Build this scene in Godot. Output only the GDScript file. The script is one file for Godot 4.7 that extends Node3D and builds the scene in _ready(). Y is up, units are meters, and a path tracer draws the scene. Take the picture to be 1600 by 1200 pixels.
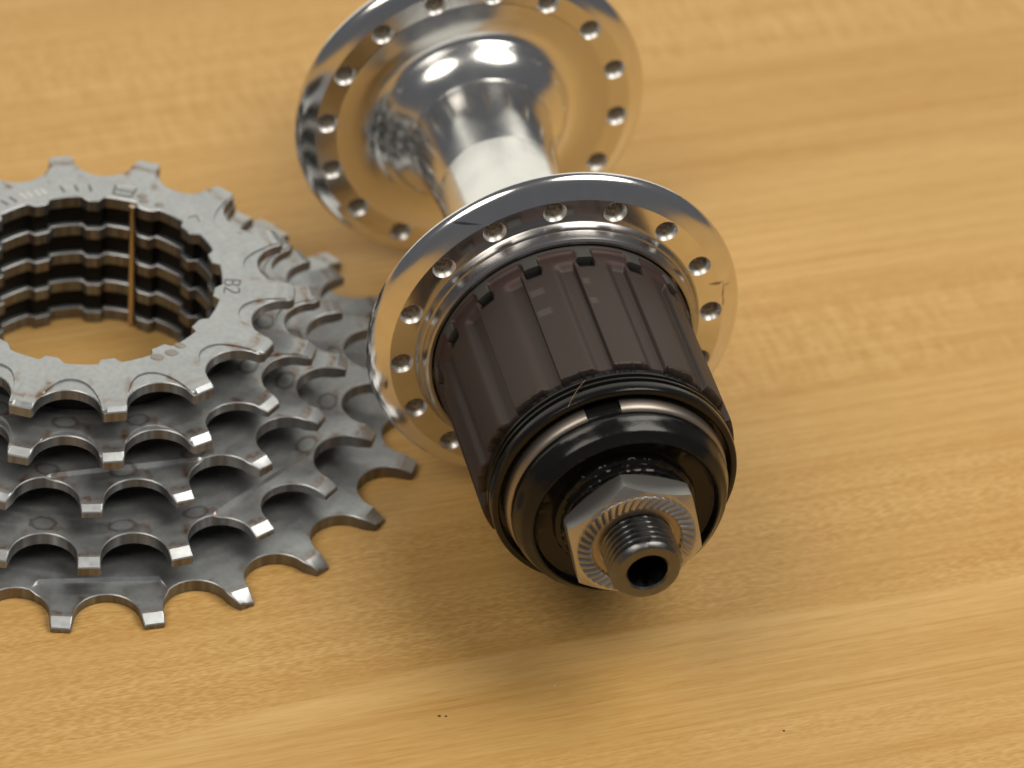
extends Node3D
# A bicycle rear hub with its freehub body and a stack of sprockets on a wooden table top. Shapes are worked out in millimetres and written in metres.

const MM := 0.001
const AZ := 0.29                 # turn of the hub's axle about the vertical
const RF := 26.89                # hub flange radius = height of the axle
const HUB_AT := Vector3(5.18, 0, 0.74)
const STACK_AT := Vector3(-61.59, 0, -6.63)
const CAM_H := 419.09
const CAM_Z := 490.0

var rng := RandomNumberGenerator.new()

func _ready() -> void:
	rng.seed = 7
	set_camera()
	set_light()
	make_materials()
	build_table()
	build_cassette()
	build_hub()
	build_small_things()

# ------------------------------------------------------------------ camera and light
func set_camera() -> void:
	var pitch := 0.689
	var roll := 0.085
	var fwd := Vector3(0, -sin(pitch), -cos(pitch))
	var up := Vector3(0, cos(pitch), -sin(pitch))
	var r2 := Vector3.RIGHT * cos(roll) + up * sin(roll)
	var u2 := Vector3.RIGHT * -sin(roll) + up * cos(roll)
	var cam := Camera3D.new()
	cam.name = "camera"
	cam.transform = Transform3D(Basis(r2, u2, -fwd), Vector3(0, CAM_H, CAM_Z) * MM)
	cam.near = 0.02
	cam.far = 20.0
	var half := 600.0 / 6970.448
	cam.fov = rad_to_deg(2.0 * atan(half))
	var at := CameraAttributesPhysical.new()
	at.frustum_focal_length = 12.0 / half
	at.frustum_focus_distance = 0.604
	at.frustum_near = 0.02
	at.frustum_far = 20.0
	at.exposure_aperture = 18.0
	cam.attributes = at
	add_child(cam)
	cam.current = true

func bulb(called: String, towards: Vector3, dist: float, radius: float, energy: float, color: Color) -> void:
	var l := OmniLight3D.new()
	l.name = called
	l.light_size = radius
	l.light_energy = energy
	l.light_color = color
	l.omni_range = 6.0
	l.omni_attenuation = 2.0
	l.shadow_enabled = true
	l.position = towards.normalized() * dist
	add_child(l)

func wall_light(called: String, at: Vector3, facing: Vector3, size: Vector2, energy: float, color: Color) -> void:
	var l := AreaLight3D.new()
	l.name = called
	l.area_size = size
	l.area_normalize_energy = true
	l.light_energy = energy
	l.light_color = color
	l.area_range = 6.0
	l.shadow_enabled = true
	l.transform = Transform3D(Basis.looking_at(facing, Vector3.UP), at)
	add_child(l)

func set_light() -> void:
	var env := Environment.new()
	env.background_mode = Environment.BG_COLOR
	env.background_color = Color(0.102, 0.105, 0.112).linear_to_srgb()
	env.tonemap_mode = Environment.TONE_MAPPER_LINEAR
	env.tonemap_exposure = 1.02
	env.sdfgi_enabled = true
	env.ssao_enabled = true
	env.ssil_enabled = true
	var we := WorldEnvironment.new()
	we.name = "surroundings"
	we.environment = env
	add_child(we)
	# two bench lamps overhead, seen as the two bright spots in the polished hub, and the pale wall behind the bench
	bulb("overhead_lamp", Vector3(0.44, 0.89, 0.0), 0.9, 0.30, 0.53, Color(1.0, 0.98, 0.93))
	bulb("side_lamp", Vector3(-0.42, 0.82, 0.38), 0.9, 0.27, 0.31, Color(1.0, 0.97, 0.91))
	var away := Vector3(-sin(AZ), 0, -cos(AZ))
	wall_light("pale_wall", away * 1.2 + Vector3(0.0, 0.70, 0), -away, Vector2(2.5, 1.40), 1.02, Color(1.0, 0.985, 0.92))

# ------------------------------------------------------------------ materials
var M := {}

func lin(r: float, g: float, b: float) -> Color:
	return Color(r, g, b).linear_to_srgb()

func metal(color: Color, rough: float, metallic := 1.0) -> StandardMaterial3D:
	var m := StandardMaterial3D.new()
	m.albedo_color = color
	m.metallic = metallic
	m.roughness = rough
	return m

func noise_tex(freq: float, lo: float, hi: float, sd: int, size := 512, octaves := 4) -> NoiseTexture2D:
	var n := FastNoiseLite.new()
	n.seed = sd
	n.noise_type = FastNoiseLite.TYPE_SIMPLEX_SMOOTH
	n.frequency = freq
	n.fractal_octaves = octaves
	var t := NoiseTexture2D.new()
	t.width = size
	t.height = size
	t.seamless = true
	t.noise = n
	var g := Gradient.new()
	g.offsets = PackedFloat32Array([0.15, 0.85])
	g.colors = PackedColorArray([Color(lo, lo, lo), Color(hi, hi, hi)])
	t.color_ramp = g
	return t

func tri(m: StandardMaterial3D, scale: float) -> void:
	m.uv1_triplanar = true
	m.uv1_scale = Vector3.ONE * scale

func make_materials() -> void:
	var smudge := noise_tex(0.012, 0.55, 1.0, 3)
	var mottled := noise_tex(0.02, 0.45, 1.0, 5)
	var grit := noise_tex(0.18, 0.0, 1.0, 9, 512, 2)
	# polished aluminium
	var a := metal(lin(0.80, 0.795, 0.785), 0.24)
	a.roughness_texture = smudge
	a.roughness_texture_channel = BaseMaterial3D.TEXTURE_CHANNEL_RED
	tri(a, 25.0)
	M.aluminium = a
	# freehub body: purple brown oxide finish
	var f := metal(lin(0.152, 0.114, 0.100), 0.57, 0.5)
	f.vertex_color_use_as_albedo = true
	f.heightmap_enabled = true
	f.heightmap_texture = grit
	f.heightmap_scale = 0.0002
	tri(f, 130.0)
	M.freehub = f
	var g := metal(lin(0.007, 0.0066, 0.0062), 0.24, 0.0)
	g.metallic_specular = 0.42
	g.roughness_texture = mottled
	g.roughness_texture_channel = BaseMaterial3D.TEXTURE_CHANNEL_RED
	g.heightmap_enabled = true
	g.heightmap_texture = grit
	g.heightmap_scale = 0.0008
	tri(g, 45.0)
	M.grease = g
	var d := metal(lin(0.012, 0.011, 0.010), 0.55, 0.0)
	d.heightmap_enabled = true
	d.heightmap_texture = grit
	d.heightmap_scale = 0.001
	tri(d, 60.0)
	M.dull_black = d
	var s := metal(lin(0.50, 0.485, 0.47), 0.38)
	s.heightmap_enabled = true
	s.heightmap_texture = grit
	s.heightmap_scale = 0.00012
	tri(s, 70.0)
	M.nut = s
	var x := metal(lin(0.17, 0.168, 0.165), 0.46)
	x.roughness_texture = mottled
	x.roughness_texture_channel = BaseMaterial3D.TEXTURE_CHANNEL_RED
	tri(x, 60.0)
	M.axle = x
	M.ring = metal(lin(0.34, 0.30, 0.265), 0.42)
	M.dark_steel = metal(lin(0.13, 0.125, 0.12), 0.38)
	M.collar = metal(lin(0.42, 0.41, 0.41), 0.27)
	M.bore = metal(lin(0.01, 0.01, 0.01), 0.7, 0.0)
	M.spacer = metal(lin(0.008, 0.0075, 0.007), 0.5, 0.0)
	M.spacer.metallic_specular = 0.25
	M.pin = metal(lin(0.62, 0.50, 0.36), 0.25)
	M.rivet = metal(lin(0.36, 0.33, 0.30), 0.5, 0.8)
	M.stamp = metal(lin(0.17, 0.165, 0.16), 0.6, 0.6)
	M.hole_rim = metal(lin(0.72, 0.71, 0.70), 0.42)
	var dirt := metal(lin(0.66, 0.57, 0.44), 0.6, 0.15)
	dirt.albedo_texture = noise_tex(0.03, 0.5, 1.15, 21, 256, 3)
	dirt.heightmap_enabled = true
	dirt.heightmap_texture = noise_tex(0.09, 0.0, 1.0, 22, 256, 3)
	dirt.heightmap_scale = 0.012
	tri(dirt, 260.0)
	M.hole_dirt = dirt
	M.bristle = metal(lin(0.30, 0.16, 0.07), 0.5, 0.0)
	M.crumb = metal(lin(0.10, 0.075, 0.06), 0.8, 0.0)
	M.pale_crumb = metal(lin(0.7, 0.68, 0.64), 0.8, 0.0)
	M.sprocket = metal(Color(1, 1, 1), 0.46, 0.9)
	M.sprocket.albedo_texture = sprocket_picture(true, 201)
	M.sprocket.roughness_texture = noise_tex(0.03, 0.75, 1.0, 31)
	M.sprocket.roughness_texture_channel = BaseMaterial3D.TEXTURE_CHANNEL_RED
	M.top_sprocket = M.sprocket.duplicate()
	M.top_sprocket.albedo_texture = sprocket_picture(false, 214)
	M.chamfer = metal(lin(0.66, 0.65, 0.64), 0.30)
	M.flange = metal(Color(1, 1, 1), 0.15)
	M.flange.albedo_texture = flange_picture()
	M.far_flange = metal(lin(0.80, 0.79, 0.775), 0.15)
	M.wood = metal(Color(1, 1, 1), 0.36, 0.0)
	M.wood.albedo_texture = wood_picture()
	M.wood.metallic_specular = 0.38

func bytes_of(freq: Vector2, sd: int, w: int, h: int, octaves := 3, kind := FastNoiseLite.TYPE_SIMPLEX_SMOOTH) -> PackedByteArray:
	# noise with a different frequency (per pixel) across and down, by stretching a square-grained picture
	var n := FastNoiseLite.new()
	n.seed = sd
	n.noise_type = kind
	n.fractal_octaves = octaves
	var f := maxf(freq.x, freq.y)
	n.frequency = f
	var sw := int(ceil(w * freq.x / f))
	var sh := int(ceil(h * freq.y / f))
	var im := n.get_image(maxi(sw, 2), maxi(sh, 2), false, false, false)
	im.convert(Image.FORMAT_L8)
	im.resize(w, h, Image.INTERPOLATE_CUBIC)
	return im.get_data()

const WOOD_W := 1400             # along the grain, 5.6 px per mm
const WOOD_H := 2000             # across the grain, 8.9 px per mm
# how the boards change across the grain: mm, short flecks, cross ripples, tone
const BOARD := [[-120.0, 0.75, 0.25, 0.02], [-108.0, 0.65, 0.4, 0.0], [-104.0, 0.25, 0.75, 0.06], [-90.0, 0.12, 0.7, 0.04], [-86.0, 0.1, 0.1, -0.05], [-58.0, 0.12, 0.05, -0.12], [-55.0, 0.1, 0.0, 0.16], [-30.0, 0.18, 0.1, 0.12], [-26.0, 0.5, 0.45, -0.06], [-10.0, 0.35, 1.0, 0.0], [-5.0, 0.25, 0.3, 0.06], [-3.0, 0.15, 0.0, 0.10], [8.0, 0.35, 0.0, 0.02], [16.0, 0.95, 0.0, 0.0], [36.0, 1.0, 0.0, -0.06], [39.5, 0.6, 0.0, -0.05], [41.0, 0.08, 0.0, 0.30], [44.5, 0.08, 0.0, 0.22], [46.5, 0.1, 0.0, 0.0], [58.0, 0.12, 0.0, 0.0], [61.0, 0.6, 0.0, 0.04], [110.0, 0.7, 0.1, 0.0]]
func wood_picture() -> ImageTexture:
	var w := WOOD_W
	var h := WOOD_H
	var kx := w / 250.0
	var ky := h / 225.0
	var streak := bytes_of(Vector2(0.004 / kx, 0.16 / ky), 101, w, h, 5)      # long soft growth lines
	var thin := bytes_of(Vector2(0.010 / kx, 0.75 / ky), 108, w, h, 2)        # fine fibres
	var wob := bytes_of(Vector2(0.006 / kx, 0.006 / ky), 102, w, h, 2)        # boundaries wander
	var fleck := bytes_of(Vector2(0.50 / kx, 2.5 / ky), 103, w, h, 2)         # short ray flecks
	var fine := bytes_of(Vector2(0.16 / kx, 2.8 / ky), 104, w, h, 2)          # pores
	var ripple := bytes_of(Vector2(0.40 / kx, 0.11 / ky), 105, w, h, 2)       # cross ripples of figured grain
	var patch := bytes_of(Vector2(0.012 / kx, 0.05 / ky), 106, w, h, 2)
	var out := PackedByteArray()
	out.resize(w * h * 3)
	var slot := PackedInt32Array()
	for b in range(-1200, 1110):
		var k := 0
		while k < BOARD.size() - 2 and BOARD[k + 1][0] * 10.0 < b:
			k += 1
		slot.append(k)
	for y in h:
		var s0 := (float(y) / h - 0.52) * 225.0
		for x in w:
			var i := y * w + x
			var sp := clampf(s0 + (wob[i] - 128) * 0.05, -119.9, 109.9)
			var k := slot[int(sp * 10.0) + 1200]
			var A: Array = BOARD[k]
			var B: Array = BOARD[k + 1]
			var f: float = clampf((sp - A[0]) / (B[0] - A[0]), 0.0, 1.0)
			var pt := (patch[i] - 128) / 128.0
			var pf: float = clampf(lerpf(A[1], B[1], f) * (1.0 + pt), 0.0, 1.1)
			var pr: float = clampf(lerpf(A[2], B[2], f) * (1.0 + pt * 1.5), 0.0, 1.0)
			var st := (streak[i] - 128) / 128.0
			var fl := clampf((fleck[i] - 128) / 46.0, -1.0, 1.0)
			var rp := clampf((ripple[i] - 128) / 90.0, -1.0, 1.0)
			var t: float = lerpf(A[3], B[3], f) * 1.3 + 0.26 * st + (thin[i] - 128) / 128.0 * 0.30 + fl * pf * 0.33 + (fine[i] - 128) / 128.0 * 0.30 + rp * pr * 0.26 + 0.10 * pt
			# thin dark growth lines where the slow pattern crosses a level, clearest on the plain boards
			var q := absf(st * 4.0 - floorf(st * 4.0) - 0.5)
			if q < 0.08:
				t -= 0.42 * (1.0 - q / 0.08) * (1.0 - minf(pf, 1.0))
			t = clampf(0.55 + 0.5 * t, 0.0, 1.0)
			out[i * 3] = int(174 + 45 * t)
			out[i * 3 + 1] = int(127 + 54 * t)
			out[i * 3 + 2] = int(62 + 59 * t)
	var im := Image.create_from_data(w, h, false, Image.FORMAT_RGB8, out)
	return ImageTexture.create_from_image(im)

const TILE := 128                # one tooth = 128 px; 10 px per mm outwards
func sprocket_picture(ovals: bool, sd: int) -> ImageTexture:
	var w := TILE * 16
	var h := 340
	var a := bytes_of(Vector2(0.012, 0.012), sd, w, h, 4)
	var b := bytes_of(Vector2(0.07, 0.07), 202, w, h, 3)
	var c := bytes_of(Vector2(0.02, 0.03), 203, w, h, 3)
	var out := PackedByteArray()
	out.resize(w * h * 3)
	var r := RandomNumberGenerator.new()
	r.seed = sd
	var rust := []
	var oval := []
	for k in 16:
		rust.append(Vector3(r.randf_range(0.2, 1.0), r.randf_range(-10, 10), r.randf_range(0.25, 1.0)))
		oval.append(Vector4(r.randf_range(48, 60), r.randf_range(103, 112), r.randf_range(17, 22), r.randf_range(9, 13) if ovals and r.randf() < 0.8 else 0.0))
	for y in h:
		for x in w:
			var i := y * w + x
			var k := int((x + 64) / TILE) % 16       # tooth centres lie on multiples of 128
			var dx := float((x + 64) % TILE - 64)
			var n1 := (a[i] - 128) / 128.0
			var n2 := (b[i] - 128) / 128.0
			var n3 := (c[i] - 128) / 128.0
			var l := (0.725 if ovals else 0.742) + 0.022 * n1 + 0.035 * n2
			# v: 0 at 4 mm beyond the pitch circle
			var rs: Vector3 = rust[k]
			var red := 0.0
			# rust where the chamfer begins and down the flanks
			var band := exp(-pow((y - 51 - 7 * n3) / 4.5, 2.0)) * (0.5 + 0.9 * n2) * rs.x
			red += maxf(0.0, band) * 1.25
			var flank := exp(-pow((absf(dx - rs.y * 0.3) - 24 - y * 0.16 + 8) / 6.0, 2.0)) * smoothstep(110.0, 70.0, float(y)) * smoothstep(42.0, 54.0, float(y)) * maxf(0.0, 0.25 + n3 * 2.0) * rs.z
			red += flank
			# worn ovals behind the gaps between the teeth
			var g := (x / TILE) % 16
			var o: Vector4 = oval[g]
			if o.w > 0.0 and y < 150:
				var gx := float(x % TILE) - o.x
				var q := Vector2(gx / o.z, (y - o.y) / o.w).length() + 0.16 * n2
				var ring := exp(-pow((q - 1.0) / 0.17, 2.0))
				l -= 0.15 * ring
				red += 0.30 * ring * (0.7 + n3)
				if q < 1.0:
					l -= 0.03
				var q2 := Vector2((gx - o.z - 6) / 15.0, (y - o.y + 7) / 9.0).length() + 0.7 * n2
				red += 0.45 * smoothstep(1.1, 0.4, q2) * absf(rust[g].z)
			var dark := smoothstep(0.34, 0.55, n2 * n1 + 0.2 * n3) * 0.09
			l -= dark
			red = clampf(red, 0.0, 1.0)
			if y > h - 24:
				# the cut edges of the teeth are dull and dirty
				l = 0.50 + 0.12 * n2 + 0.06 * n1
				red = clampf(0.05 + 0.5 * n3, 0.0, 0.6)
			var col := Color(l * 0.985, l, l * 1.015).lerp(Color(0.50, 0.355, 0.26), red * 0.85)
			out[i * 3] = int(clampf(col.r, 0, 1) * 255)
			out[i * 3 + 1] = int(clampf(col.g, 0, 1) * 255)
			out[i * 3 + 2] = int(clampf(col.b, 0, 1) * 255)
	return ImageTexture.create_from_image(Image.create_from_data(w, h, false, Image.FORMAT_RGB8, out))

func flange_picture() -> ImageTexture:
	# polished aluminium, 60 mm across the picture; grease smears and scuffs near the rim
	var n := 768
	var a := bytes_of(Vector2(0.02, 0.02), 301, n, n, 4)
	var b := bytes_of(Vector2(0.03, 0.03), 302, n, n, 3)
	var smears := [Vector4(22.6, 6.9, 1.1, 0.3), Vector4(23.7, 5.4, 0.22, 1.6), Vector4(24.2, 6.2, 0.7, 0.16), Vector4(23.9, 3.4, 0.14, 0.9), Vector4(-14.5, 21.2, 2.4, 0.2), Vector4(-24.2, -5.9, 0.2, 1.3)]
	var out := PackedByteArray()
	out.resize(n * n * 3)
	for y in n:
		for x in n:
			var i := y * n + x
			var p := Vector2(x / 768.0 - 0.5, 0.5 - y / 768.0) * 60.0
			var n1 := (a[i] - 128) / 128.0
			var n2 := (b[i] - 128) / 128.0
			var l := 0.905 + 0.02 * n1
			for s in smears:
				var q := Vector2((p.x - s.x) / s.z, (p.y - s.y) / s.w).length() + 0.35 * n2
				l -= 0.36 * smoothstep(1.1, 0.3, q)
			l = clampf(l, 0.1, 1.0)
			out[i * 3] = int(l * 255)
			out[i * 3 + 1] = int(l * 254)
			out[i * 3 + 2] = int(l * 253)
	return ImageTexture.create_from_image(Image.create_from_data(n, n, false, Image.FORMAT_RGB8, out))

# ------------------------------------------------------------------ mesh building
class MB:
	var v := PackedVector3Array()
	var n := PackedVector3Array()
	var uv := PackedVector2Array()
	var col := PackedColorArray()

	func tri(a: Vector3, b: Vector3, c: Vector3, na: Vector3, nb: Vector3, nc: Vector3, ua := Vector2.ZERO, ub := Vector2.ZERO, uc := Vector2.ZERO, ca := Color.WHITE, cb := Color.WHITE, cc := Color.WHITE) -> void:
		if (c - a).cross(b - a).dot(na + nb + nc) >= 0.0:
			v.append_array([a, b, c]); n.append_array([na, nb, nc]); uv.append_array([ua, ub, uc]); col.append_array([ca, cb, cc])
		else:
			v.append_array([a, c, b]); n.append_array([na, nc, nb]); uv.append_array([ua, uc, ub]); col.append_array([ca, cc, cb])

	func flat(a: Vector3, b: Vector3, c: Vector3, towards: Vector3) -> void:
		var k := (b - a).cross(c - a).normalized()
		if k.dot(towards) < 0.0:
			k = -k
		tri(a, b, c, k, k, k)

	# rings: each the same number of points; the surface's outside is dv x du
	func grid(rings: Array, closed: bool, uvs := [], cols := [], crease := 40.0, along := PackedVector3Array(), along_to := -1) -> void:
		var nv := rings.size()
		var nu: int = rings[0].size()
		var cosc := cos(deg_to_rad(crease))
		var du := []
		for j in nv:
			var R: PackedVector3Array = rings[j]
			var D := PackedVector3Array()
			D.resize(nu)
			for i in nu:
				var i0 := i - 1
				var i1 := i + 1
				if i0 < 0:
					i0 = nu - 2 if closed else 0
				if i1 >= nu:
					i1 = 1 if closed else nu - 1
				D[i] = along[i] if j >= 2 and j <= along_to else R[i1] - R[i0]
			du.append(D)
		var sn := []
		for j in nv - 1:
			var A: PackedVector3Array = rings[j]
			var B: PackedVector3Array = rings[j + 1]
			var lo := PackedVector3Array()
			var hi := PackedVector3Array()
			lo.resize(nu)
			hi.resize(nu)
			for i in nu:
				var dv := B[i] - A[i]
				var d0: Vector3 = du[j][i]
				var d1: Vector3 = du[j + 1][i]
				if d0.length_squared() < 1e-10:
					d0 = d1
				if d1.length_squared() < 1e-10:
					d1 = d0
				lo[i] = dv.cross(d0).normalized()
				hi[i] = dv.cross(d1).normalized()
			sn.append([lo, hi])
		for j in nv - 1:
			var A: PackedVector3Array = rings[j]
			var B: PackedVector3Array = rings[j + 1]
			var NA := PackedVector3Array()
			var NB := PackedVector3Array()
			NA.resize(nu)
			NB.resize(nu)
			for i in nu:
				var x: Vector3 = sn[j][0][i]
				if j > 0:
					var y: Vector3 = sn[j - 1][1][i]
					if x.dot(y) > cosc or x == Vector3.ZERO:
						x = (x + y).normalized()
				NA[i] = x
				var z: Vector3 = sn[j][1][i]
				if j < nv - 2:
					var y2: Vector3 = sn[j + 1][0][i]
					if z.dot(y2) > cosc or z == Vector3.ZERO:
						z = (z + y2).normalized()
				NB[i] = z
			var U := uvs.size() > 0
			var K := cols.size() > 0
			for i in nu - 1:
				var a := A[i]
				var b := A[i + 1]
				var c := B[i + 1]
				var d := B[i]
				var ua := Vector2.ZERO
				var ub := ua
				var uc := ua
				var ud := ua
				if U:
					ua = uvs[j][i]; ub = uvs[j][i + 1]; uc = uvs[j + 1][i + 1]; ud = uvs[j + 1][i]
				var ca := Color.WHITE
				var cb := ca
				var cc := ca
				var cd := ca
				if K:
					ca = cols[j][i]; cb = cols[j][i + 1]; cc = cols[j + 1][i + 1]; cd = cols[j + 1][i]
				if (c - a).cross(b - a).length_squared() > 1e-12:
					tri(a, b, c, NA[i], NA[i + 1], NB[i + 1], ua, ub, uc, ca, cb, cc)
				if (d - a).cross(c - a).length_squared() > 1e-12:
					tri(a, c, d, NA[i], NB[i + 1], NB[i], ua, uc, ud, ca, cc, cd)

	func mesh() -> ArrayMesh:
		var arr := []
		arr.resize(Mesh.ARRAY_MAX)
		var p := PackedVector3Array(v)
		for i in p.size():
			p[i] = p[i] * 0.001
		for i in n.size():
			if n[i].length_squared() < 0.5 or not n[i].is_finite():
				n[i] = Vector3.UP
		arr[Mesh.ARRAY_VERTEX] = p
		arr[Mesh.ARRAY_NORMAL] = n
		arr[Mesh.ARRAY_TEX_UV] = uv
		arr[Mesh.ARRAY_COLOR] = col
		var m := ArrayMesh.new()
		m.add_surface_from_arrays(Mesh.PRIMITIVE_TRIANGLES, arr)
		return m

func put(called: String, mesh: Mesh, mat: Material, parent: Node = null) -> MeshInstance3D:
	var o := MeshInstance3D.new()
	o.name = called
	o.mesh = mesh
	o.material_override = mat
	o.cast_shadow = GeometryInstance3D.SHADOW_CASTING_SETTING_ON
	(self if parent == null else parent).add_child(o, true)
	return o

func tag(o: Node, label: String, category := "", group := "", kind := "") -> void:
	if label: o.set_meta("label", label)
	if category: o.set_meta("category", category)
	if group: o.set_meta("group", group)
	if kind: o.set_meta("kind", kind)

# a point of the hub: t along the axle (mm, towards the axle's free end), r out from it, ph in degrees (0 left, 90 up, 180 right)
func hp(t: float, r: float, ph: float) -> Vector3:
	var a := deg_to_rad(ph)
	return Vector3(-cos(a) * r, RF + sin(a) * r, t)

func lathe(profile: Array, seg := 128, a0 := 0.0, a1 := 360.0, crease := 40.0) -> MB:
	var mb := MB.new()
	var rings := []
	var uvs := []
	for p: Vector2 in profile:
		var R := PackedVector3Array()
		var U := PackedVector2Array()
		for i in seg + 1:
			var q := hp(p.x, p.y, lerpf(a0, a1, float(i) / seg))
			R.append(q)
			U.append(Vector2(q.x / 60.0 + 0.5, 0.5 - (q.y - RF) / 60.0))
		rings.append(R)
		uvs.append(U)
	mb.grid(rings, absf(a1 - a0 - 360.0) < 0.01, uvs, [], crease)
	return mb

func V(a: float, b: float) -> Vector2:
	return Vector2(a, b)

# ------------------------------------------------------------------ the table
func build_table() -> void:
	var mb := MB.new()
	var ang := deg_to_rad(21.0)
	var e := Vector2(cos(ang), -sin(ang))        # grain direction in (x, z)
	var c := Vector2(sin(ang), cos(ang))         # across the grain, towards the viewer
	var t := 34.0
	var pts := []
	for s in [[-1100, -900], [1100, -900], [1100, 700], [-1100, 700]]:
		pts.append(Vector3(s[0], 0, s[1]))
	var uv := func(p: Vector3) -> Vector2:
		var q := Vector2(p.x, p.z)
		return Vector2(q.dot(e) / 250.0 + 0.47, q.dot(c) / 225.0 + 0.52)
	mb.tri(pts[0], pts[1], pts[2], Vector3.UP, Vector3.UP, Vector3.UP, uv.call(pts[0]), uv.call(pts[1]), uv.call(pts[2]))
	mb.tri(pts[0], pts[2], pts[3], Vector3.UP, Vector3.UP, Vector3.UP, uv.call(pts[0]), uv.call(pts[2]), uv.call(pts[3]))
	var dn := Vector3(0, -t, 0)
	for k in 4:
		var a: Vector3 = pts[k]
		var b: Vector3 = pts[(k + 1) % 4]
		var n := Vector3((a.x + b.x), 0, (a.z + b.z) + 200.0).normalized()
		mb.flat(a, b, b + dn, n)
		mb.flat(a, b + dn, a + dn, n)
	mb.flat(pts[0] + dn, pts[1] + dn, pts[2] + dn, Vector3.DOWN)
	mb.flat(pts[0] + dn, pts[2] + dn, pts[3] + dn, Vector3.DOWN)
	var o := put("table_top", mb.mesh(), M.wood)
	tag(o, "honey coloured maple wood table top with fine flecked grain", "table top", "", "structure")

# ------------------------------------------------------------------ the sprockets
const TEETH := [14, 16, 18, 21, 24]
const PHASE := [-0.189, -0.158, 0.147, 0.136, 0.056]
const STEP := 5.19
const THICK := 1.95

func bore_r(th: float) -> float:
	# splined bore: land out, ramp, tooth in, sharp step; th in degrees
	var p := fposmod(180.0 - th, 24.0)
	if p < 14.6:
		return 19.25
	if p < 16.6:
		return lerpf(19.25, 18.2, (p - 14.6) / 2.0)
	if p < 23.6:
		return 18.2
	return lerpf(18.2, 19.25, (p - 23.6) / 0.4)

func tooth_outline(n: int, phase: float, twisted: Array, gap: Vector2) -> Array:
	# returns points {p: Vector2(x sideways, z towards the viewer), tooth, kind}
	var tau := TAU / n
	var rp := 6.35 / sin(PI / n)
	var rt := rp + 1.05
	var ra := gap.x
	var rc := rp + gap.y
	var out := []
	for k in n:
		var tw: float = twisted[k % twisted.size()]
		var tw2: float = twisted[(k + 1) % n % twisted.size()] if k + 1 < n else twisted[0]
		var c0 := phase + k * tau
		var c1 := c0 + tau
		var cg := c0 + tau / 2
		var er0 := Vector2(sin(c0), cos(c0))
		var et0 := Vector2(cos(c0), -sin(c0))
		var er1 := Vector2(sin(c1), cos(c1))
		var et1 := Vector2(cos(c1), -sin(c1))
		var erg := Vector2(sin(cg), cos(cg))
		var etg := Vector2(cos(cg), -sin(cg))
		var j0 := sin(k * 12.9 + n) * 0.10
		var j1 := sin((k + 1) % n * 12.9 + n) * 0.10
		var hw0 := j0 + 1.50 - 0.40 * absf(tw)
		var hw1 := j1 + 1.50 - 0.40 * absf(tw2)
		var tip0 := er0 * (rt + 0.25 * absf(tw)) + et0 * (hw0 + tw * 0.55)
		var tip1 := er1 * (rt + 0.25 * absf(tw2)) + et1 * (-hw1 + tw2 * 0.55)
		out.append(er0 * (rt + 0.25 * absf(tw)) + et0 * tw * 0.55)
		out.append(tip0.lerp(er0 * rt + et0 * tw * 0.55, 0.5))
		out.append(tip0 - et0 * 0.10)
		out.append(tip0 - er0 * 0.14 + et0 * 0.02)
		var b0 := asin(ra / rc) + 0.01
		var first := erg * (rc - sin(b0) * ra) - etg * cos(b0) * ra
		out.append(tip0.lerp(first, 0.5) + er0 * 0.0)
		for q in 15:
			var b := lerpf(b0, PI - b0, q / 14.0)
			out.append(erg * (rc - sin(b) * ra) - etg * cos(b) * ra)
		var last := erg * (rc - sin(b0) * ra) + etg * cos(b0) * ra
		out.append(last.lerp(tip1, 0.5))
		out.append(tip1 - er1 * 0.14 - et1 * 0.02)
		out.append(tip1 + et1 * 0.10)
		out.append(tip1.lerp(er1 * rt + et1 * tw2 * 0.55, 0.5))
	out.append(out[0])
	return out

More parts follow.
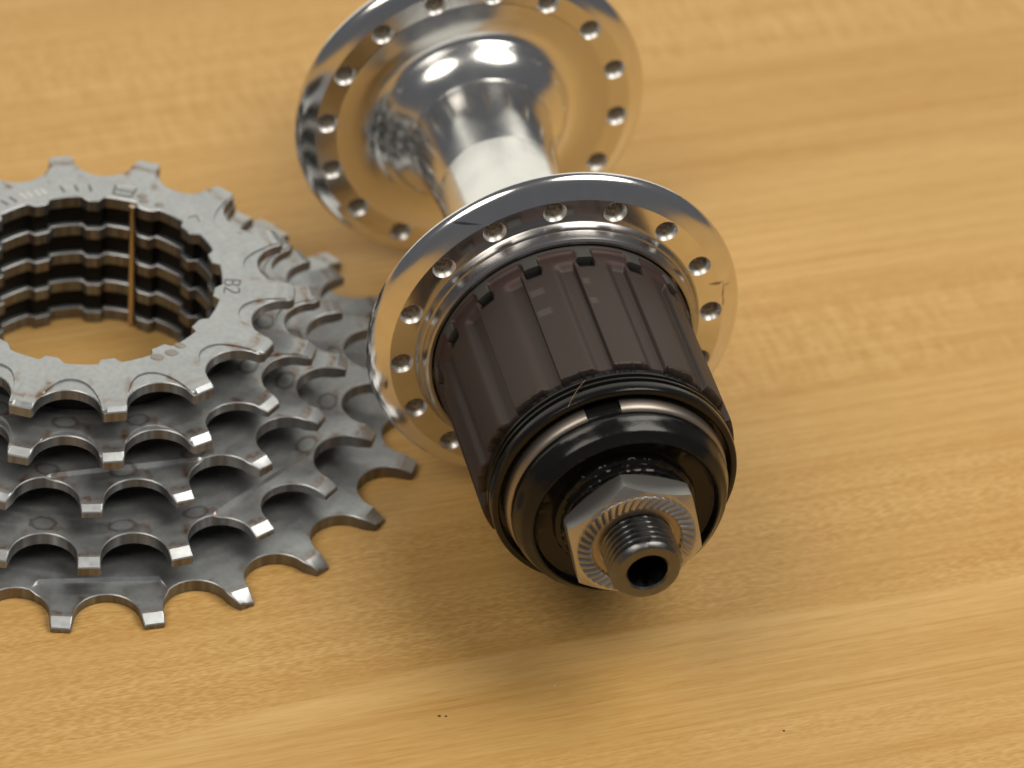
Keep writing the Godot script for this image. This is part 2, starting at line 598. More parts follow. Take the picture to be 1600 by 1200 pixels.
func sprocket(k: int, opts: Dictionary) -> ArrayMesh:
	var n: int = TEETH[k]
	var phase: float = PHASE[k]
	var rp := 6.35 / sin(PI / n)
	var y1 := 2.1 + STEP * (4 - k)
	var y0 := y1 - THICK
	var O := tooth_outline(n, phase, opts.twist, opts.gap)
	var m := O.size()
	var chl: float = opts.chamfer.x
	var chd: float = opts.chamfer.y
	var crescent: float = opts.crescent
	var rings := []
	var uvs := []
	for j in 11:
		var R := PackedVector3Array()
		R.resize(m)
		rings.append(R)
		var U := PackedVector2Array()
		U.resize(m)
		uvs.append(U)
	var along := PackedVector3Array()
	for i in m:
		var p: Vector2 = O[i]
		var pn: Vector2 = O[(i + 1) % m if i < m - 1 else 1]
		var pp: Vector2 = O[i - 1 if i > 0 else m - 2]
		var tan := (pn - pp).normalized()
		var nor := Vector2(tan.y, -tan.x)
		if nor.dot(p) < 0.0 and absf(nor.dot(p.normalized())) > 0.5:
			nor = -nor
		# outline runs with th increasing: (sin th, cos th); outward normal is to its left in (x, z)
		nor = Vector2(-tan.y, tan.x)
		var th := atan2(p.x, p.y)
		var dir := Vector2(sin(th), cos(th))
		along.append(Vector3(cos(th), 0, -sin(th)))
		var r := p.length()
		var thd := rad_to_deg(th)
		var rin := bore_r(thd)
		var frac := fposmod(th - phase, TAU) / (TAU / n)
		if i == m - 1:
			frac = n
		elif i == 0:
			frac = 0.0
		var tooth := int(floor(frac + 0.5)) % n
		var gapf: float = frac - floor(frac)             # 0 at a tooth, .5 in a gap
		var tw: float = opts.twist[tooth % opts.twist.size()]
		# recess: crescents round the gaps, or a straight shift ramp across one or two teeth
		var rec := r
		var dep := 0.0
		if crescent > 0.0:
			var wgt := clampf(1.0 - pow(absf(gapf - 0.53) / 0.36, 3.0), 0.0, 1.0)
			if wgt > 0.0:
				rec = r - 0.15 - crescent * wgt
				dep = 0.28 * clampf(wgt * 4.0, 0.0, 1.0)
		for ramp in opts.ramps:
			var off := wrapf(thd - ramp.at, -180.0, 180.0)
			if absf(off) < ramp.half:
				var rr: float = ramp.d / cos(deg_to_rad(off))
				if rr < r - 0.3:
					rec = rr
					dep = 0.5
		var rch := rp + 1.05 - chl
		var ytop := func(q: float) -> float:
			var y := y1
			if q > rec + 0.01:
				y -= dep
			if q > rch:
				y -= (q - rch) / chl * chd * (1.0 + 0.4 * absf(tw)) * clampf(1.0 + 1.2 * tw * (gapf if gapf < 0.5 else gapf - 1.0) * 4.0, 0.1, 1.9)
			return y
		var eb := 0.13
		var pe := p - nor * eb
		var re := pe.length()
		var rm := minf(rin + 1.5, re)
		var put_at := func(j: int, q: Vector2, y: float) -> void:
			rings[j][i] = Vector3(q.x, y, q.y)
			uvs[j][i] = Vector2(frac / 16.0, 0.965 if j >= 8 or j <= 1 else clampf((rp + 4.0 - q.length()) / 34.0, 0.002, 0.92))
		put_at.call(0, dir * rin, y0)
		put_at.call(1, dir * rin, y1 - 0.15)
		put_at.call(2, dir * (rin + 0.15), y1)
		put_at.call(3, dir * rm, y1)
		var ra := minf(rec - (0.4 if dep > 0.4 else 0.16), re)
		var rb := minf(rec, re)
		var at_edge := dep <= 0.0
		put_at.call(4, pe if at_edge and ra > re - 0.2 else dir * minf(ra, re), y1 if not at_edge else ytop.call(minf(ra, rch)))
		if at_edge:
			# no recess here: the two recess rings sit where the chamfer begins
			var q := minf(rch, re)
			var w := clampf((q - rm) / maxf(re - rm, 0.01), 0.0, 1.0)
			put_at.call(4, (dir * rm).lerp(pe, w), y1)
			put_at.call(5, (dir * rm).lerp(pe, w), y1)
			put_at.call(6, (dir * rm).lerp(pe, w), y1)
		else:
			put_at.call(5, dir * rb, y1 - dep)
			var q := clampf(rch, rb, maxf(re, rb))
			var w := clampf((q - rb) / maxf(re - rb, 0.01), 0.0, 1.0)
			put_at.call(6, (dir * rb).lerp(pe, w), y1 - dep)
		put_at.call(7, pe, ytop.call(re))
		put_at.call(8, p, ytop.call(r) - eb)
		put_at.call(9, p, y0)
		put_at.call(10, dir * rin, y0)
	var mb := MB.new()
	mb.grid(rings, true, uvs, [], 20.0, along, 6)
	return mb.mesh()

func ring_disc(r0: Callable, r1: float, y0: float, y1: float) -> ArrayMesh:
	var rings := [PackedVector3Array(), PackedVector3Array(), PackedVector3Array(), PackedVector3Array(), PackedVector3Array()]
	for i in 541:
		var d := i * 360.0 / 540
		var s := Vector2(sin(deg_to_rad(d)), cos(deg_to_rad(d)))
		var a: float = r0.call(wrapf(d, -180, 180))
		rings[0].append(Vector3(s.x * a, y0, s.y * a))
		rings[1].append(Vector3(s.x * a, y1, s.y * a))
		rings[2].append(Vector3(s.x * r1, y1, s.y * r1))
		rings[3].append(Vector3(s.x * r1, y0, s.y * r1))
		rings[4].append(rings[0][i])
	var mb := MB.new()
	mb.grid(rings, true)
	return mb.mesh()

func disc_bump(x: float, z: float, y: float, rx: float, h: float) -> ArrayMesh:
	var rings := []
	for s in [[1.0, 0.0], [0.92, 0.6], [0.7, 0.92], [0.0, 1.0]]:
		var R := PackedVector3Array()
		for i in 25:
			var a := TAU * i / 24.0
			R.append(Vector3(x + cos(-a + PI / 2) * rx * s[0], y + h * s[1], z + sin(-a + PI / 2) * -rx * 0.72 * s[0] * -1.0))
		rings.append(R)
	var mb := MB.new()
	for j in 3:
		for i in 24:
			mb.flat(rings[j][i], rings[j][i + 1], rings[j + 1][i + 1], Vector3.UP)
			if j < 2:
				mb.flat(rings[j][i], rings[j + 1][i + 1], rings[j + 1][i], Vector3.UP)
	return mb.mesh()

func bar(a: Vector3, b: Vector3, w: float, h: float, up := Vector3.UP) -> ArrayMesh:
	var mb := MB.new()
	var d := (b - a).normalized()
	var s := d.cross(up).normalized() * w * 0.5
	var u := up * h
	var q := [a - s, a + s, b + s, b - s]
	mb.flat(q[0] + u, q[1] + u, q[2] + u, up)
	mb.flat(q[0] + u, q[2] + u, q[3] + u, up)
	for i in 4:
		var o: Vector3 = (q[i] + q[(i + 1) % 4]) * 0.5 - (a + b) * 0.5
		mb.flat(q[i], q[(i + 1) % 4], q[(i + 1) % 4] + u, o)
		mb.flat(q[i], q[(i + 1) % 4] + u, q[i] + u, o)
	return mb.mesh()

func polar(r: float, thd: float, y: float) -> Vector3:
	return Vector3(sin(deg_to_rad(thd)) * r, y, cos(deg_to_rad(thd)) * r)

func build_cassette() -> void:
	var root := Node3D.new()
	root.name = "sprocket_cassette"
	root.position = STACK_AT * MM
	add_child(root)
	tag(root, "stack of five steel bicycle sprockets with worn teeth and black spacers, smallest on top", "sprocket cassette")
	var opts := [
		{"gap": Vector2(4.75, 0.90), "twist": [0.0, 0.0, 0.0, 0.25, 0.3, 0.25, 0.2, 0.0, 0.0, 0.0, 0.0, 0.0, 0.0, 0.0], "chamfer": Vector2(0.9, 0.35), "crescent": 1.85, "ramps": []},
		{"gap": Vector2(4.70, 0.50), "twist": [0.0, 0.0, 0.0, 0.0, 0.0, 0.3, 0.3, 0.3, 0.0, 0.0, 0.0, 0.0, 0.0, 0.0, 0.0, 0.0], "chamfer": Vector2(1.3, 0.6), "crescent": 1.0, "ramps": [{"at": 58.0, "half": 13.0, "d": 22.5}]},
		{"gap": Vector2(4.70, -0.15), "twist": [0.0, 0.25, 0.55, 0.55, 0.4, 0.4, 0.0, 0.0, 0.0, 0.0, 0.0, 0.0, 0.0, 0.0, 0.0, 0.0, 0.0, -0.3], "chamfer": Vector2(1.2, 0.5), "crescent": 0.0, "ramps": [{"at": 17.0, "half": 21.0, "d": 29.6}]},
		{"gap": Vector2(4.70, -0.35), "twist": [0.0, 0.0, 0.0, 0.2, 0.5, 0.4, 0.0, 0.0, 0.0, 0.0, 0.0, 0.0, 0.0, 0.0, 0.0, 0.0, 0.0, 0.0, 0.0, 0.0, 0.0], "chamfer": Vector2(1.6, 0.65), "crescent": 0.0, "ramps": [{"at": 51.0, "half": 15.0, "d": 36.2}]},
		{"gap": Vector2(4.65, -0.50), "twist": [0.1, 0.0, 0.8, 0.8, 0.7, 0.15, 0.0, 0.0, 0.0, 0.0, 0.0, 0.0, 0.0, 0.0, 0.0, 0.0, 0.0, 0.0, 0.0, 0.0, 0.0, 0.0, 0.0, 0.3], "chamfer": Vector2(1.7, 0.7), "crescent": 0.0, "ramps": [{"at": 9.5, "half": 12.0, "d": 41.0}]},
	]
	for k in [0, 1, 2, 3, 4]:
		var s := put("sprocket", sprocket(k, opts[k]), M.top_sprocket if k == 0 or k == 4 else M.sprocket, root)
		if k == 0:
			# stamped marks on the top face
			var y := 2.1 + STEP * 4 + 0.01
			var tm := TextMesh.new()
			tm.text = "B2"
			tm.font = SystemFont.new()
			tm.font.font_names = PackedStringArray(["Droid Sans"])
			tm.font_size = 32
			tm.pixel_size = 0.000052
			tm.depth = 0.00004
			var t := MeshInstance3D.new()
			t.name = "stamped_text"
			t.mesh = tm
			t.material_override = M.stamp
			var b := Basis(Vector3(0, 0, 1), Vector3(1, 0, 0), Vector3(0, 1, 0))
			b = Basis(Vector3(0, 0, 1), Vector3(1, 0, 0), Vector3(0, 1, 0))
			t.transform = Transform3D(Basis(Vector3(0.06, 0, 0.998), Vector3(0.998, 0, -0.06), Vector3(0, -1, 0)), polar(20.6, 92.5, y) * MM)
			s.add_child(t, true)
			for mk in [[-139.0, 0.3], [-143.0, 0.3], [-147.5, 0.5], [-150.0, 0.5], [-153.5, 0.5], [-156.0, 0.5], [-163.5, 0.35], [-169.0, 0.35], [-174.5, 0.35]]:
				put("stamped_mark", bar(polar(20.4, mk[0], y - 0.02), polar(21.9, mk[0] + 1.0, y - 0.02), mk[1], 0.05), M.chamfer if mk[1] > 0.4 else M.stamp, s)
			var ca := [polar(20.2, 176.5, y - 0.02), polar(22.4, 176.5, y - 0.02), polar(22.4, 168.5, y - 0.02), polar(20.2, 168.5, y - 0.02)]
			for i in 4:
				put("stamped_mark", bar(ca[i], ca[(i + 1) % 4], 0.28, 0.05), M.stamp if i != 1 else M.chamfer, s)
			put("stamped_mark", bar(ca[0].lerp(ca[1], 0.5), ca[2].lerp(ca[3], 0.5), 0.3, 0.04), M.stamp, s)
			put("stamped_mark", bar(polar(20.4, 141.5, y - 0.02), polar(21.7, 140.5, y - 0.02), 0.18, 0.05), M.stamp, s)
			put("stamped_mark", bar(polar(21.7, 140.5, y - 0.02), polar(21.0, 136.5, y - 0.02), 0.18, 0.05), M.stamp, s)
			for rv in [[20.9, 164.8, 0.85], [19.9, 162.8, 0.75], [20.2, 156.0, 0.75], [20.2, 36.2, 1.0], [20.4, 42.5, 1.0], [19.9, 48.0, 0.8]]:
				var c := polar(rv[0], rv[1], y - 0.03)
				put("rivet", disc_bump(c.x, c.z, c.y, rv[2], 0.16), M.rivet, root)
		if k == 2:
			var y := 2.1 + STEP * 2 + 0.01
			var a := polar(29.0, 90.5, y - 0.02)
			var b2 := polar(31.0, 86.0, y - 0.02)
			var c2 := polar(29.0, 83.5, y - 0.02)
			for e in [[a, b2], [b2, c2], [c2, a]]:
				put("stamped_mark", bar(e[0], e[1], 0.2, 0.05), M.stamp, s)
		if k < 4:
			var y1: float = 2.1 + STEP * (4 - k) - THICK - 0.004
			put("spacer", ring_disc(func(d: float) -> float: return bore_r(d) + 0.75, 23.0, y1 - (STEP - THICK) + 0.008, y1), M.spacer, root)
	# the long rivet that shows in the bore
	var pin := CylinderMesh.new()
	pin.top_radius = 0.5 * MM
	pin.bottom_radius = 0.5 * MM
	pin.height = 22.2 * MM
	pin.radial_segments = 24
	var o := put("rivet_pin", pin, M.pin, root)
	o.position = polar(18.75, 166.5, 11.35) * MM

# ------------------------------------------------------------------ the hub
func flange_with_holes(t_front: float, t_back: float, r0: float, r1: float, rc: float, rh: float, phase: float) -> MB:
	# a flat ring with sixteen round openings on its front and back
	var mb := MB.new()
	for k in 16:
		var c := phase + 22.5 * k
		var hc := Vector2(-cos(deg_to_rad(c)), sin(deg_to_rad(c))) * rc
		var per := []
		var a0 := c - 11.25
		for q in 9:
			per.append([r1, a0 + 22.5 * q / 8.0])
		for q in [1, 2, 3]:
			per.append([lerpf(r1, r0, q / 4.0), a0 + 22.5])
		for q in 9:
			per.append([r0, a0 + 22.5 - 22.5 * q / 8.0])
		for q in [1, 2, 3]:
			per.append([lerpf(r0, r1, q / 4.0), a0])
		var m := per.size()
		for side in 2:
			var t := t_front if side == 0 else t_back
			var n := Vector3(0, 0, 1 if side == 0 else -1)
			var rr := rh if side == 0 else rh
			for q in m:
				var pa := per_at(per[q])
				var pb := per_at(per[(q + 1) % m])
				var ha := hc + (pa - hc).normalized() * rr
				var hb := hc + (pb - hc).normalized() * rr
				var A := Vector3(pa.x, pa.y + RF, t)
				var B := Vector3(pb.x, pb.y + RF, t)
				var C := Vector3(hb.x, hb.y + RF, t)
				var D := Vector3(ha.x, ha.y + RF, t)
				mb.tri(A, B, C, n, n, n, fuv(A), fuv(B), fuv(C))
				mb.tri(A, C, D, n, n, n, fuv(A), fuv(C), fuv(D))
	return mb

func per_at(e: Array) -> Vector2:
	var a := deg_to_rad(e[1])
	return Vector2(-cos(a) * e[0], sin(a) * e[0])

func fuv(p: Vector3) -> Vector2:
	return Vector2(p.x / 60.0 + 0.5, 0.5 - (p.y - RF) / 60.0)

func tube(profile: Array, seg := 28) -> ArrayMesh:
	# lathe about the local z axis through the origin
	var mb := MB.new()
	var rings := []
	for p: Vector2 in profile:
		var R := PackedVector3Array()
		for i in seg + 1:
			var a := TAU * i / seg
			R.append(Vector3(-cos(a) * p.y, sin(a) * p.y, p.x))
		rings.append(R)
	mb.grid(rings, true)
	return mb.mesh()

func append_mb(a: MB, b: MB) -> void:
	a.v.append_array(b.v)
	a.n.append_array(b.n)
	a.uv.append_array(b.uv)
	a.col.append_array(b.col)

func add_flange(root: Node3D, called: String, tf: float, tb: float, r0: float, phase: float, rlim: float, mat: Material) -> void:
	var mb := flange_with_holes(tf, tb, r0, 24.0, 22.3, 1.67, phase)
	var rim := [V(tb, 24.0), V(tb, rlim - 0.6), V(tb + 0.15, rlim - 0.25), V(tb + 0.45, rlim), V(tf - 2.25, rlim), V(tf - 1.85, rlim - 0.1), V(tf - 1.5, rlim - 0.3), V(tf - 1.15, rlim - 0.65), V(tf - 0.8, 25.65), V(tf - 0.42, 24.9), V(tf - 0.12, 24.25), V(tf, 24.0)]
	var seg := 128
	var ml := lathe(rim, seg, phase - 11.25, phase - 11.25 + 360.0, 30.0)
	append_mb(mb, ml)
	var fl := put(called, mb.mesh(), mat, root)
	var hole_rim := tube([V(tf + 0.004, 1.70), V(tf - 0.12, 1.60), V(tf - 0.45, 1.36), V(tf - 0.75, 1.24), V(tf - 0.95, 1.18)])
	var walls := [plug_mesh(tf, 1), plug_mesh(tf, 2), plug_mesh(tf, 3)]
	for k in 16:
		var c := deg_to_rad(phase + 22.5 * k)
		var at := Vector3(-cos(c) * 22.3, RF + sin(c) * 22.3, 0) * MM
		var h := put("spoke_hole", hole_rim, M.hole_rim, fl)
		h.position = at
		var d := put("hole_dirt", walls[k * 7 % 3], M.hole_dirt, fl)
		d.position = at

func plug_mesh(tf: float, sd: int) -> ArrayMesh:
	# packed dirt that slopes up to the lower lip of the spoke hole, rough on top
	var nz := FastNoiseLite.new()
	nz.seed = sd
	nz.frequency = 0.9
	var mb := MB.new()
	var rings := []
	for j in 9:
		var r := 1.22 * (1.0 - j / 8.0) + 0.004
		var R := PackedVector3Array()
		for i in 33:
			var a := TAU * (i % 32) / 32.0
			var x := -cos(a) * r
			var y := sin(a) * r
			var e := nz.get_noise_2d(x * 1.6, y * 1.6) * 0.30 + nz.get_noise_2d(x * 5.0 + 9.0, y * 5.0) * 0.12
			R.append(Vector3(x, y, tf - 0.80 - (y / 1.22 + 1.0) * 0.55 + e * (0.3 + 0.7 * (1.0 - r / 1.3))))
		rings.append(R)
	mb.grid(rings, true, [], [], 60.0)
	return mb.mesh()

func spline_p(ph: float) -> float:
	return fposmod(ph - 88.6, 24.0)

func freehub_mesh() -> ArrayMesh:
	var phs := PackedFloat32Array()
	for k in 15:
		var b := 88.6 + 24.0 * k
		for q in [0.0, 0.3, 1.4, 1.7, 2.2, 3.0, 4.5, 6.5, 7.9, 8.4, 8.8, 9.3, 10.5, 12.0, 13.5, 14.6, 15.2, 15.7, 16.3, 16.9, 17.5, 18.2, 19.5, 21.0, 22.6, 23.2, 23.5, 23.7]:
			phs.append(b + q)
	phs.append(88.6 + 360.0)
	var ts := PackedFloat32Array([3.6, 4.2, 4.45, 4.7, 5.2, 5.5, 5.7, 5.95, 6.3, 6.8, 7.2, 7.35, 7.45, 7.65, 7.9, 8.2, 8.5, 8.75, 8.9, 9.1, 9.3, 9.6, 10.2, 11.3, 11.55, 12.6, 12.85, 15.6, 15.85, 16.9, 17.15, 19.0, 23.0, 27.0, 29.2, 29.7, 29.95, 30.2, 30.5, 30.8])
	var nz := FastNoiseLite.new()
	nz.seed = 12
	nz.frequency = 0.35
	var rings := []
	var cols := []
	for t in ts:
		var R := PackedVector3Array()
		var C := PackedColorArray()
		for ph in phs:
			var p := spline_p(ph)
			var land := 17.95
			var groove := 17.2
			var rs := land
			if p > 13.6 and p < 18.1:
				rs = lerpf(land, groove, smoothstep(13.6, 18.1, p))
			elif p >= 18.1 and p <= 23.45:
				rs = groove
			elif p > 23.45:
				rs = lerpf(groove, land, clampf((p - 23.45) / 0.35, 0.0, 1.0))
			var r := rs
			var c := Color(1, 1, 1)
			var tab := smoothstep(1.3, 2.1, p) * (1.0 - smoothstep(8.3, 9.1, p))
			if t < 5.3:
				r = 18.35 - 0.35 * smoothstep(4.4, 3.9, t)
				c = Color(1.55, 2.0, 2.15)
			elif t < 9.35:
				var edge := 5.5 + 0.5 * smoothstep(0.55, 0.0, minf(absf(p - 1.7), absf(p - 8.7)))
				var lug := lerpf(18.35, 17.95, smoothstep(edge - 0.1, edge + 0.35, t)) + 0.12 * smoothstep(6.2, 7.0, t)
				lug = lerpf(lug, rs, smoothstep(7.6, 8.9, t))
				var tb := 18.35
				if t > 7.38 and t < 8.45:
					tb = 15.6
				elif t >= 8.45:
					tb = rs - 0.15 * smoothstep(9.1, 8.9, t)
				r = lerpf(lug, tb, tab)
				if tab > 0.5 and t < 7.4 or t < edge - 0.05:
					c = Color(1.55, 2.0, 2.15)
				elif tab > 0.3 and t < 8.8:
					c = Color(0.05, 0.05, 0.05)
				elif t < 8.4:
					c = Color(1.12, 0.92, 0.96)
			elif t < 29.0:
				# pale scuffs that the sprockets left on two lands
				var land_at := int(fposmod(ph - 88.6, 360.0) / 24.0)
				var on_t := (t > 11.4 and t < 12.7) or (t > 15.7 and t < 17.0)
				if on_t and ((land_at == 14 and p > 1.0 and p < 7.0) or (land_at == 0 and p > 1.0 and p < 4.0)):
					c = Color(1.5, 1.8, 1.85)
			elif t > 29.6:
				var e := 0.12 * nz.get_noise_2d(ph * 3.0, 0.0)
				r = lerpf(rs, 16.7, smoothstep(29.85 + e, 30.35 + e, t))
				if t > 30.0 + e:
					c = Color(0.12, 0.13, 0.14)
			R.append(hp(t, r, ph))
			C.append(Color(c.r * 0.4, c.g * 0.4, c.b * 0.4))
		rings.append(R)
		cols.append(C)
	var mb := MB.new()
	mb.grid(rings, true, [], cols, 32.0)
	return mb.mesh()

func hex_nut_mesh() -> ArrayMesh:
	var t0 := 42.2
	var t1 := 45.9
	var phs := PackedFloat32Array()
	for k in 6:
		for q in [0.0, 0.35, 4.0, 10.0, 17.0, 24.0, 30.0, 36.0, 43.0, 50.0, 56.0, 59.65]:
			phs.append(16.6 + 60.0 * k + q)
	phs.append(16.6 + 360.0)
	var rings := []
	var ap := 8.62
	var prof := 7
	for j in prof:
		var R := PackedVector3Array()
		for ph in phs:
			var q := fposmod(ph - 16.6, 60.0) - 30.0
			var rr := minf(ap / cos(deg_to_rad(q)), 9.88)
			var drop := maxf(0.0, rr - 8.7) * 0.62
			match j:
				0: R.append(hp(t0, 6.0, ph))
				1: R.append(hp(t0 + drop * 0.8, rr, ph))
				2: R.append(hp(t1 - drop - 0.06, rr, ph))
				3: R.append(hp(t1 - drop, rr - 0.08, ph))
				4: R.append(hp(t1, minf(8.5, rr - 0.1), ph))
				5: R.append(hp(t1, 8.1, ph))
				6: R.append(hp(t1, 5.0, ph))
		rings.append(R)
	var mb := MB.new()
	mb.grid(rings, true, [], [], 18.0)
	return mb.mesh()

func knurl_mesh() -> ArrayMesh:
	var rings := []
	var nk := 42
	for j in 16:
		var R := PackedVector3Array()
		for i in nk * 16 + 1:
			var ph := 360.0 * i / (nk * 16.0)
			var f: float = [0.0, 0.02, 0.08, 0.16, 0.24, 0.32, 0.40, 0.48, 0.56, 0.64, 0.72, 0.80, 0.88, 0.94, 0.98, 1.0][j]
			var r := lerpf(8.12, 6.25, f)
			var w := fposmod(ph / 360.0 * nk + f * 1.0, 1.0)
			var hgt := 0.42 * absf(1.0 - absf(w * 2.0 - 1.0) * 1.0) + 0.05
			if j == 0 or j == 15:
				hgt = -0.05
			R.append(hp(45.9 + hgt, r, ph))
		rings.append(R)
	var mb := MB.new()
	mb.grid(rings, true, [], [], 50.0)
	return mb.mesh()

func axle_mesh() -> ArrayMesh:
	var rings := []
	var seg := 96
	var t := 44.5
	while t <= 51.02:
		var R := PackedVector3Array()
		for i in seg + 1:
			var ph := 360.0 * i / seg
			var w := fposmod(t - ph / 360.0, 1.0)
			var d := clampf((absf(w - 0.5) - 0.06) / 0.34, 0.0, 1.0)
			R.append(hp(t, lerpf(4.3, 5.0, d), ph))
		rings.append(R)
		t += 0.1
	var end_t := 51.0
	for p in [V(51.15, 4.75), V(51.75, 4.42), V(51.85, 4.25), V(51.85, 3.05), V(51.6, 2.78), V(30.0, 2.75), V(30.0, 0.02)]:
		var R := PackedVector3Array()
		for i in seg + 1:
			R.append(hp(p.x, p.y, 360.0 * i / seg))
		rings.append(R)
	var mb := MB.new()
	mb.grid(rings, true, [], [], 35.0)
	return mb.mesh()

func lumpy_lathe(profile: Array, amp: float, sd: int, seg := 160, crease := 60.0) -> ArrayMesh:
	var nz := FastNoiseLite.new()
	nz.seed = sd
	nz.frequency = 0.45
	var rings := []
	for p: Vector2 in profile:
		var R := PackedVector3Array()
		for i in seg + 1:
			var ph := 360.0 * (i % seg) / seg
			var q := hp(p.x, p.y, ph)
			var e := nz.get_noise_3d(q.x, q.y, q.z * 1.5) * amp
			R.append(hp(p.x + e * 0.6, p.y + e, ph))
		rings.append(R)
	var mb := MB.new()
	mb.grid(rings, true, [], [], crease)
	return mb.mesh()

func build_hub() -> void:
	var root := Node3D.new()
	root.name = "bicycle_rear_hub"
	root.position = HUB_AT * MM
	root.rotation.y = AZ
	add_child(root)
	tag(root, "polished aluminium bicycle rear hub lying down with its dark greasy freehub facing out", "bicycle hub")
	# shell between the flanges
	var shell := lathe([V(-49.9, 20.8), V(-50.25, 18.5), V(-50.25, 17.2), V(-50.15, 16.0), V(-49.9, 15.1), V(-49.5, 14.55), V(-49.0, 14.3), V(-48.2, 14.0), V(-47.3, 13.5), V(-46.5, 12.85), V(-45.8, 12.1), V(-45.25, 11.4), V(-44.9, 10.95), V(-44.7, 10.85), V(-44.4, 10.8), V(-40.0, 10.2), V(-36.0, 9.65), V(-33.2, 9.25), V(-32.8, 9.2), V(-23.0, 9.15), V(-14.0, 9.1), V(-6.0, 9.15), V(-3.6, 9.8), V(-2.3, 11.5), V(-1.6, 14.0), V(-1.3, 20.9)], 160, 0, 360, 25)
	put("hub_shell", shell.mesh(), M.aluminium, root)
	add_flange(root, "drive_flange", 2.0, -1.0, 20.6, 17.5, RF, M.flange)
	add_flange(root, "far_flange", -50.0, -53.0, 20.6, 4.3, RF - 0.2, M.far_flange)
	# stepped collar of the shell in front of the drive flange
	var collar := lathe([V(1.95, 20.7), V(2.05, 20.35), V(2.5, 20.05), V(3.1, 20.0), V(3.2, 19.75), V(3.35, 19.7), V(4.3, 19.6), V(4.75, 19.45), V(5.0, 19.15), V(5.0, 18.75), V(4.8, 18.6), V(3.0, 18.6)], 160, 0, 360, 30)
	put("shell_collar", collar.mesh(), M.collar, root)
	# back end of the hub behind the far flange: cap, spacer, nut and axle
	var back := lathe([V(-61.0, 5.0), V(-61.0, 12.5), V(-60.0, 14.5), V(-56.0, 15.5), V(-53.0, 16.0), V(-52.9, 21.0)], 96)
	put("back_dust_cap", back.mesh(), M.aluminium, root)
	put("back_spacer", lathe([V(-76.0, 5.2), V(-76.0, 8.0), V(-61.0, 8.0)], 64).mesh(), M.dark_steel, root)
	put("back_lock_nut", lathe([V(-80.0, 5.2), V(-80.0, 9.2), V(-79.4, 9.75), V(-76.6, 9.75), V(-76.0, 9.2), V(-75.9, 5.2)], 6).mesh(), M.dark_steel, root)
	put("back_axle_end", lathe([V(-86.0, 0.02), V(-86.0, 4.4), V(-85.4, 5.0), V(-75.0, 5.0)], 48).mesh(), M.axle, root)
	# freehub
	var fb := put("freehub_body", freehub_mesh(), M.freehub, root)
	var thread := lathe([V(30.4, 16.6), V(30.75, 16.65), V(31.0, 17.1), V(31.25, 17.1), V(31.55, 16.35), V(31.75, 16.35), V(32.0, 17.15), V(32.25, 17.15), V(32.5, 16.4), V(32.7, 16.4), V(32.95, 17.1), V(33.3, 17.15), V(34.1, 17.15), V(34.45, 17.0), V(34.65, 16.6), V(34.65, 16.25), V(34.4, 16.05), V(33.0, 15.95), V(33.0, 15.0)], 180, 0, 360, 28)
	put("threaded_rim", thread.mesh(), M.grease, fb)
	put("steel_ring", lathe([V(33.0, 15.3), V(35.0, 15.42), V(35.7, 15.32), V(36.15, 15.1), V(36.3, 14.8), V(36.2, 14.4)], 170, 87.0, 87.0 + 342.0).mesh(), M.ring, root)
	# the gap in the steel ring, filled with black grease
	put("grease_plug", lumpy_lathe([V(33.2, 15.0), V(35.2, 15.05), V(35.9, 14.9), V(36.4, 14.6), V(36.5, 14.2)], 0.12, 3).duplicate(), M.grease, root)
	put("dust_cap", lumpy_lathe([V(36.2, 14.7), V(36.4, 14.95), V(36.6, 15.02), V(37.5, 15.0), V(37.65, 14.9), V(38.2, 14.72), V(38.8, 14.52), V(39.4, 14.3), V(39.65, 14.15), V(39.8, 13.95), V(40.4, 13.3), V(40.62, 13.1), V(40.68, 12.95), V(40.6, 12.8), V(40.1, 12.6), V(39.7, 12.4), V(39.45, 12.0), V(39.3, 10.6), V(39.25, 9.4)], 0.03, 8, 200, 26.0), M.grease, root)
	put("bearing_cone", lumpy_lathe([V(39.2, 9.9), V(39.7, 9.85), V(40.1, 9.7), V(40.3, 9.4), V(40.4, 9.1), V(40.6, 9.0), V(41.3, 9.0), V(41.5, 8.85), V(41.6, 8.5), V(41.8, 8.5), V(42.15, 8.55), V(42.3, 8.4), V(42.25, 6.0)], 0.16, 15, 200, 30.0), M.grease, root)
	var nut := put("lock_nut", hex_nut_mesh(), M.nut, root)
	put("knurled_face", knurl_mesh(), M.nut, nut)
	put("washer", lathe([V(45.9, 6.2), V(45.95, 6.1), V(46.0, 6.0), V(46.0, 5.2), V(45.6, 5.1)], 96).mesh(), M.ring, nut)
	put("axle", axle_mesh(), M.axle, root)

# ------------------------------------------------------------------ small things
func hub_world(p: Vector3) -> Vector3:
	return (Transform3D(Basis(Vector3.UP, AZ), HUB_AT) * p)

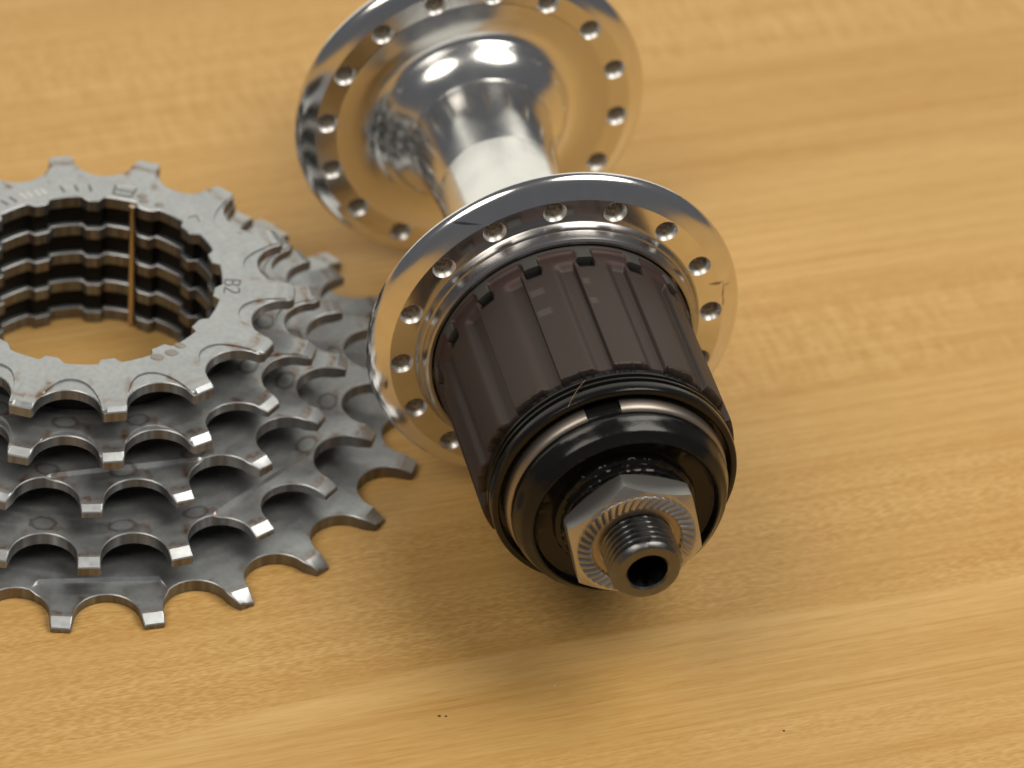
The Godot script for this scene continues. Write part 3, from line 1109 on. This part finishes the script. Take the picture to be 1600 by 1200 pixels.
func build_small_things() -> void:
	# a bristle caught on the greasy thread
	var pts := [hp(31.2, 17.35, 74.5), hp(32.4, 17.5, 70.5), hp(33.6, 17.5, 66.8), hp(34.8, 17.25, 63.0)]
	var mb := MB.new()
	var rings := []
	for j in 13:
		var f := j / 12.0 * 3.0
		var k := mini(int(f), 2)
		var c: Vector3 = pts[k].lerp(pts[k + 1], f - k)
		var d: Vector3 = (pts[k + 1] - pts[k]).normalized()
		var s := d.cross(Vector3.UP).normalized()
		var u := s.cross(d)
		var R := PackedVector3Array()
		for i in 7:
			var a := TAU * i / 6.0
			R.append(hub_world(c + (s * cos(a) + u * sin(a)) * 0.032))
		rings.append(R)
	mb.grid(rings, true, [], [], 80.0)
	var o := put("bristle", mb.mesh(), M.bristle)
	tag(o, "fine tan bristle stuck to the black greasy thread of the freehub", "bristle")
	var crumbs := [
		[Vector2(-5.5, 52.9), 0.35, M.crumb, "pair of dark specks on the wood below the hub, nearest the lower edge"],
		[Vector2(40.8, 50.1), 0.14, M.crumb, "tiny dark crumb on the bare wood in the lower right"],
		[Vector2(9.3, 45.0), 0.11, M.pale_crumb, "tiny pale speck of dust on the wood below the axle"],
	]
	var idx := 0
	for c in crumbs:
		var m := MB.new()
		var bumps := [[c[0], c[1]]]
		if idx == 0:
			bumps = [[c[0] + Vector2(-0.5, 0.05), 0.17], [c[0] + Vector2(0.4, 0.0), 0.14]]
		for bq in bumps:
			var R2 := []
			for s in [[0.0, 1.0], [0.6, 0.9], [0.7, 0.25], [0.0, 0.0]]:
				var R := PackedVector3Array()
				for i in 9:
					var a := -TAU * i / 8.0
					var rad: float = bq[1] * s[1] * (1.0 + 0.25 * sin(i * 2.3))
					R.append(Vector3(bq[0].x + cos(a) * rad * 1.4, 0.01 + s[0] * bq[1], bq[0].y + sin(a) * rad))
				R2.append(R)
			for j in 3:
				for i in 8:
					m.flat(R2[j][i], R2[j][(i + 1) % 8], R2[j + 1][(i + 1) % 8], Vector3.UP)
					m.flat(R2[j][i], R2[j + 1][(i + 1) % 8], R2[j + 1][i], Vector3.UP)
		var q := put("crumb", m.mesh(), c[2])
		tag(q, c[3], "crumb", "crumbs on the table")
		idx += 1
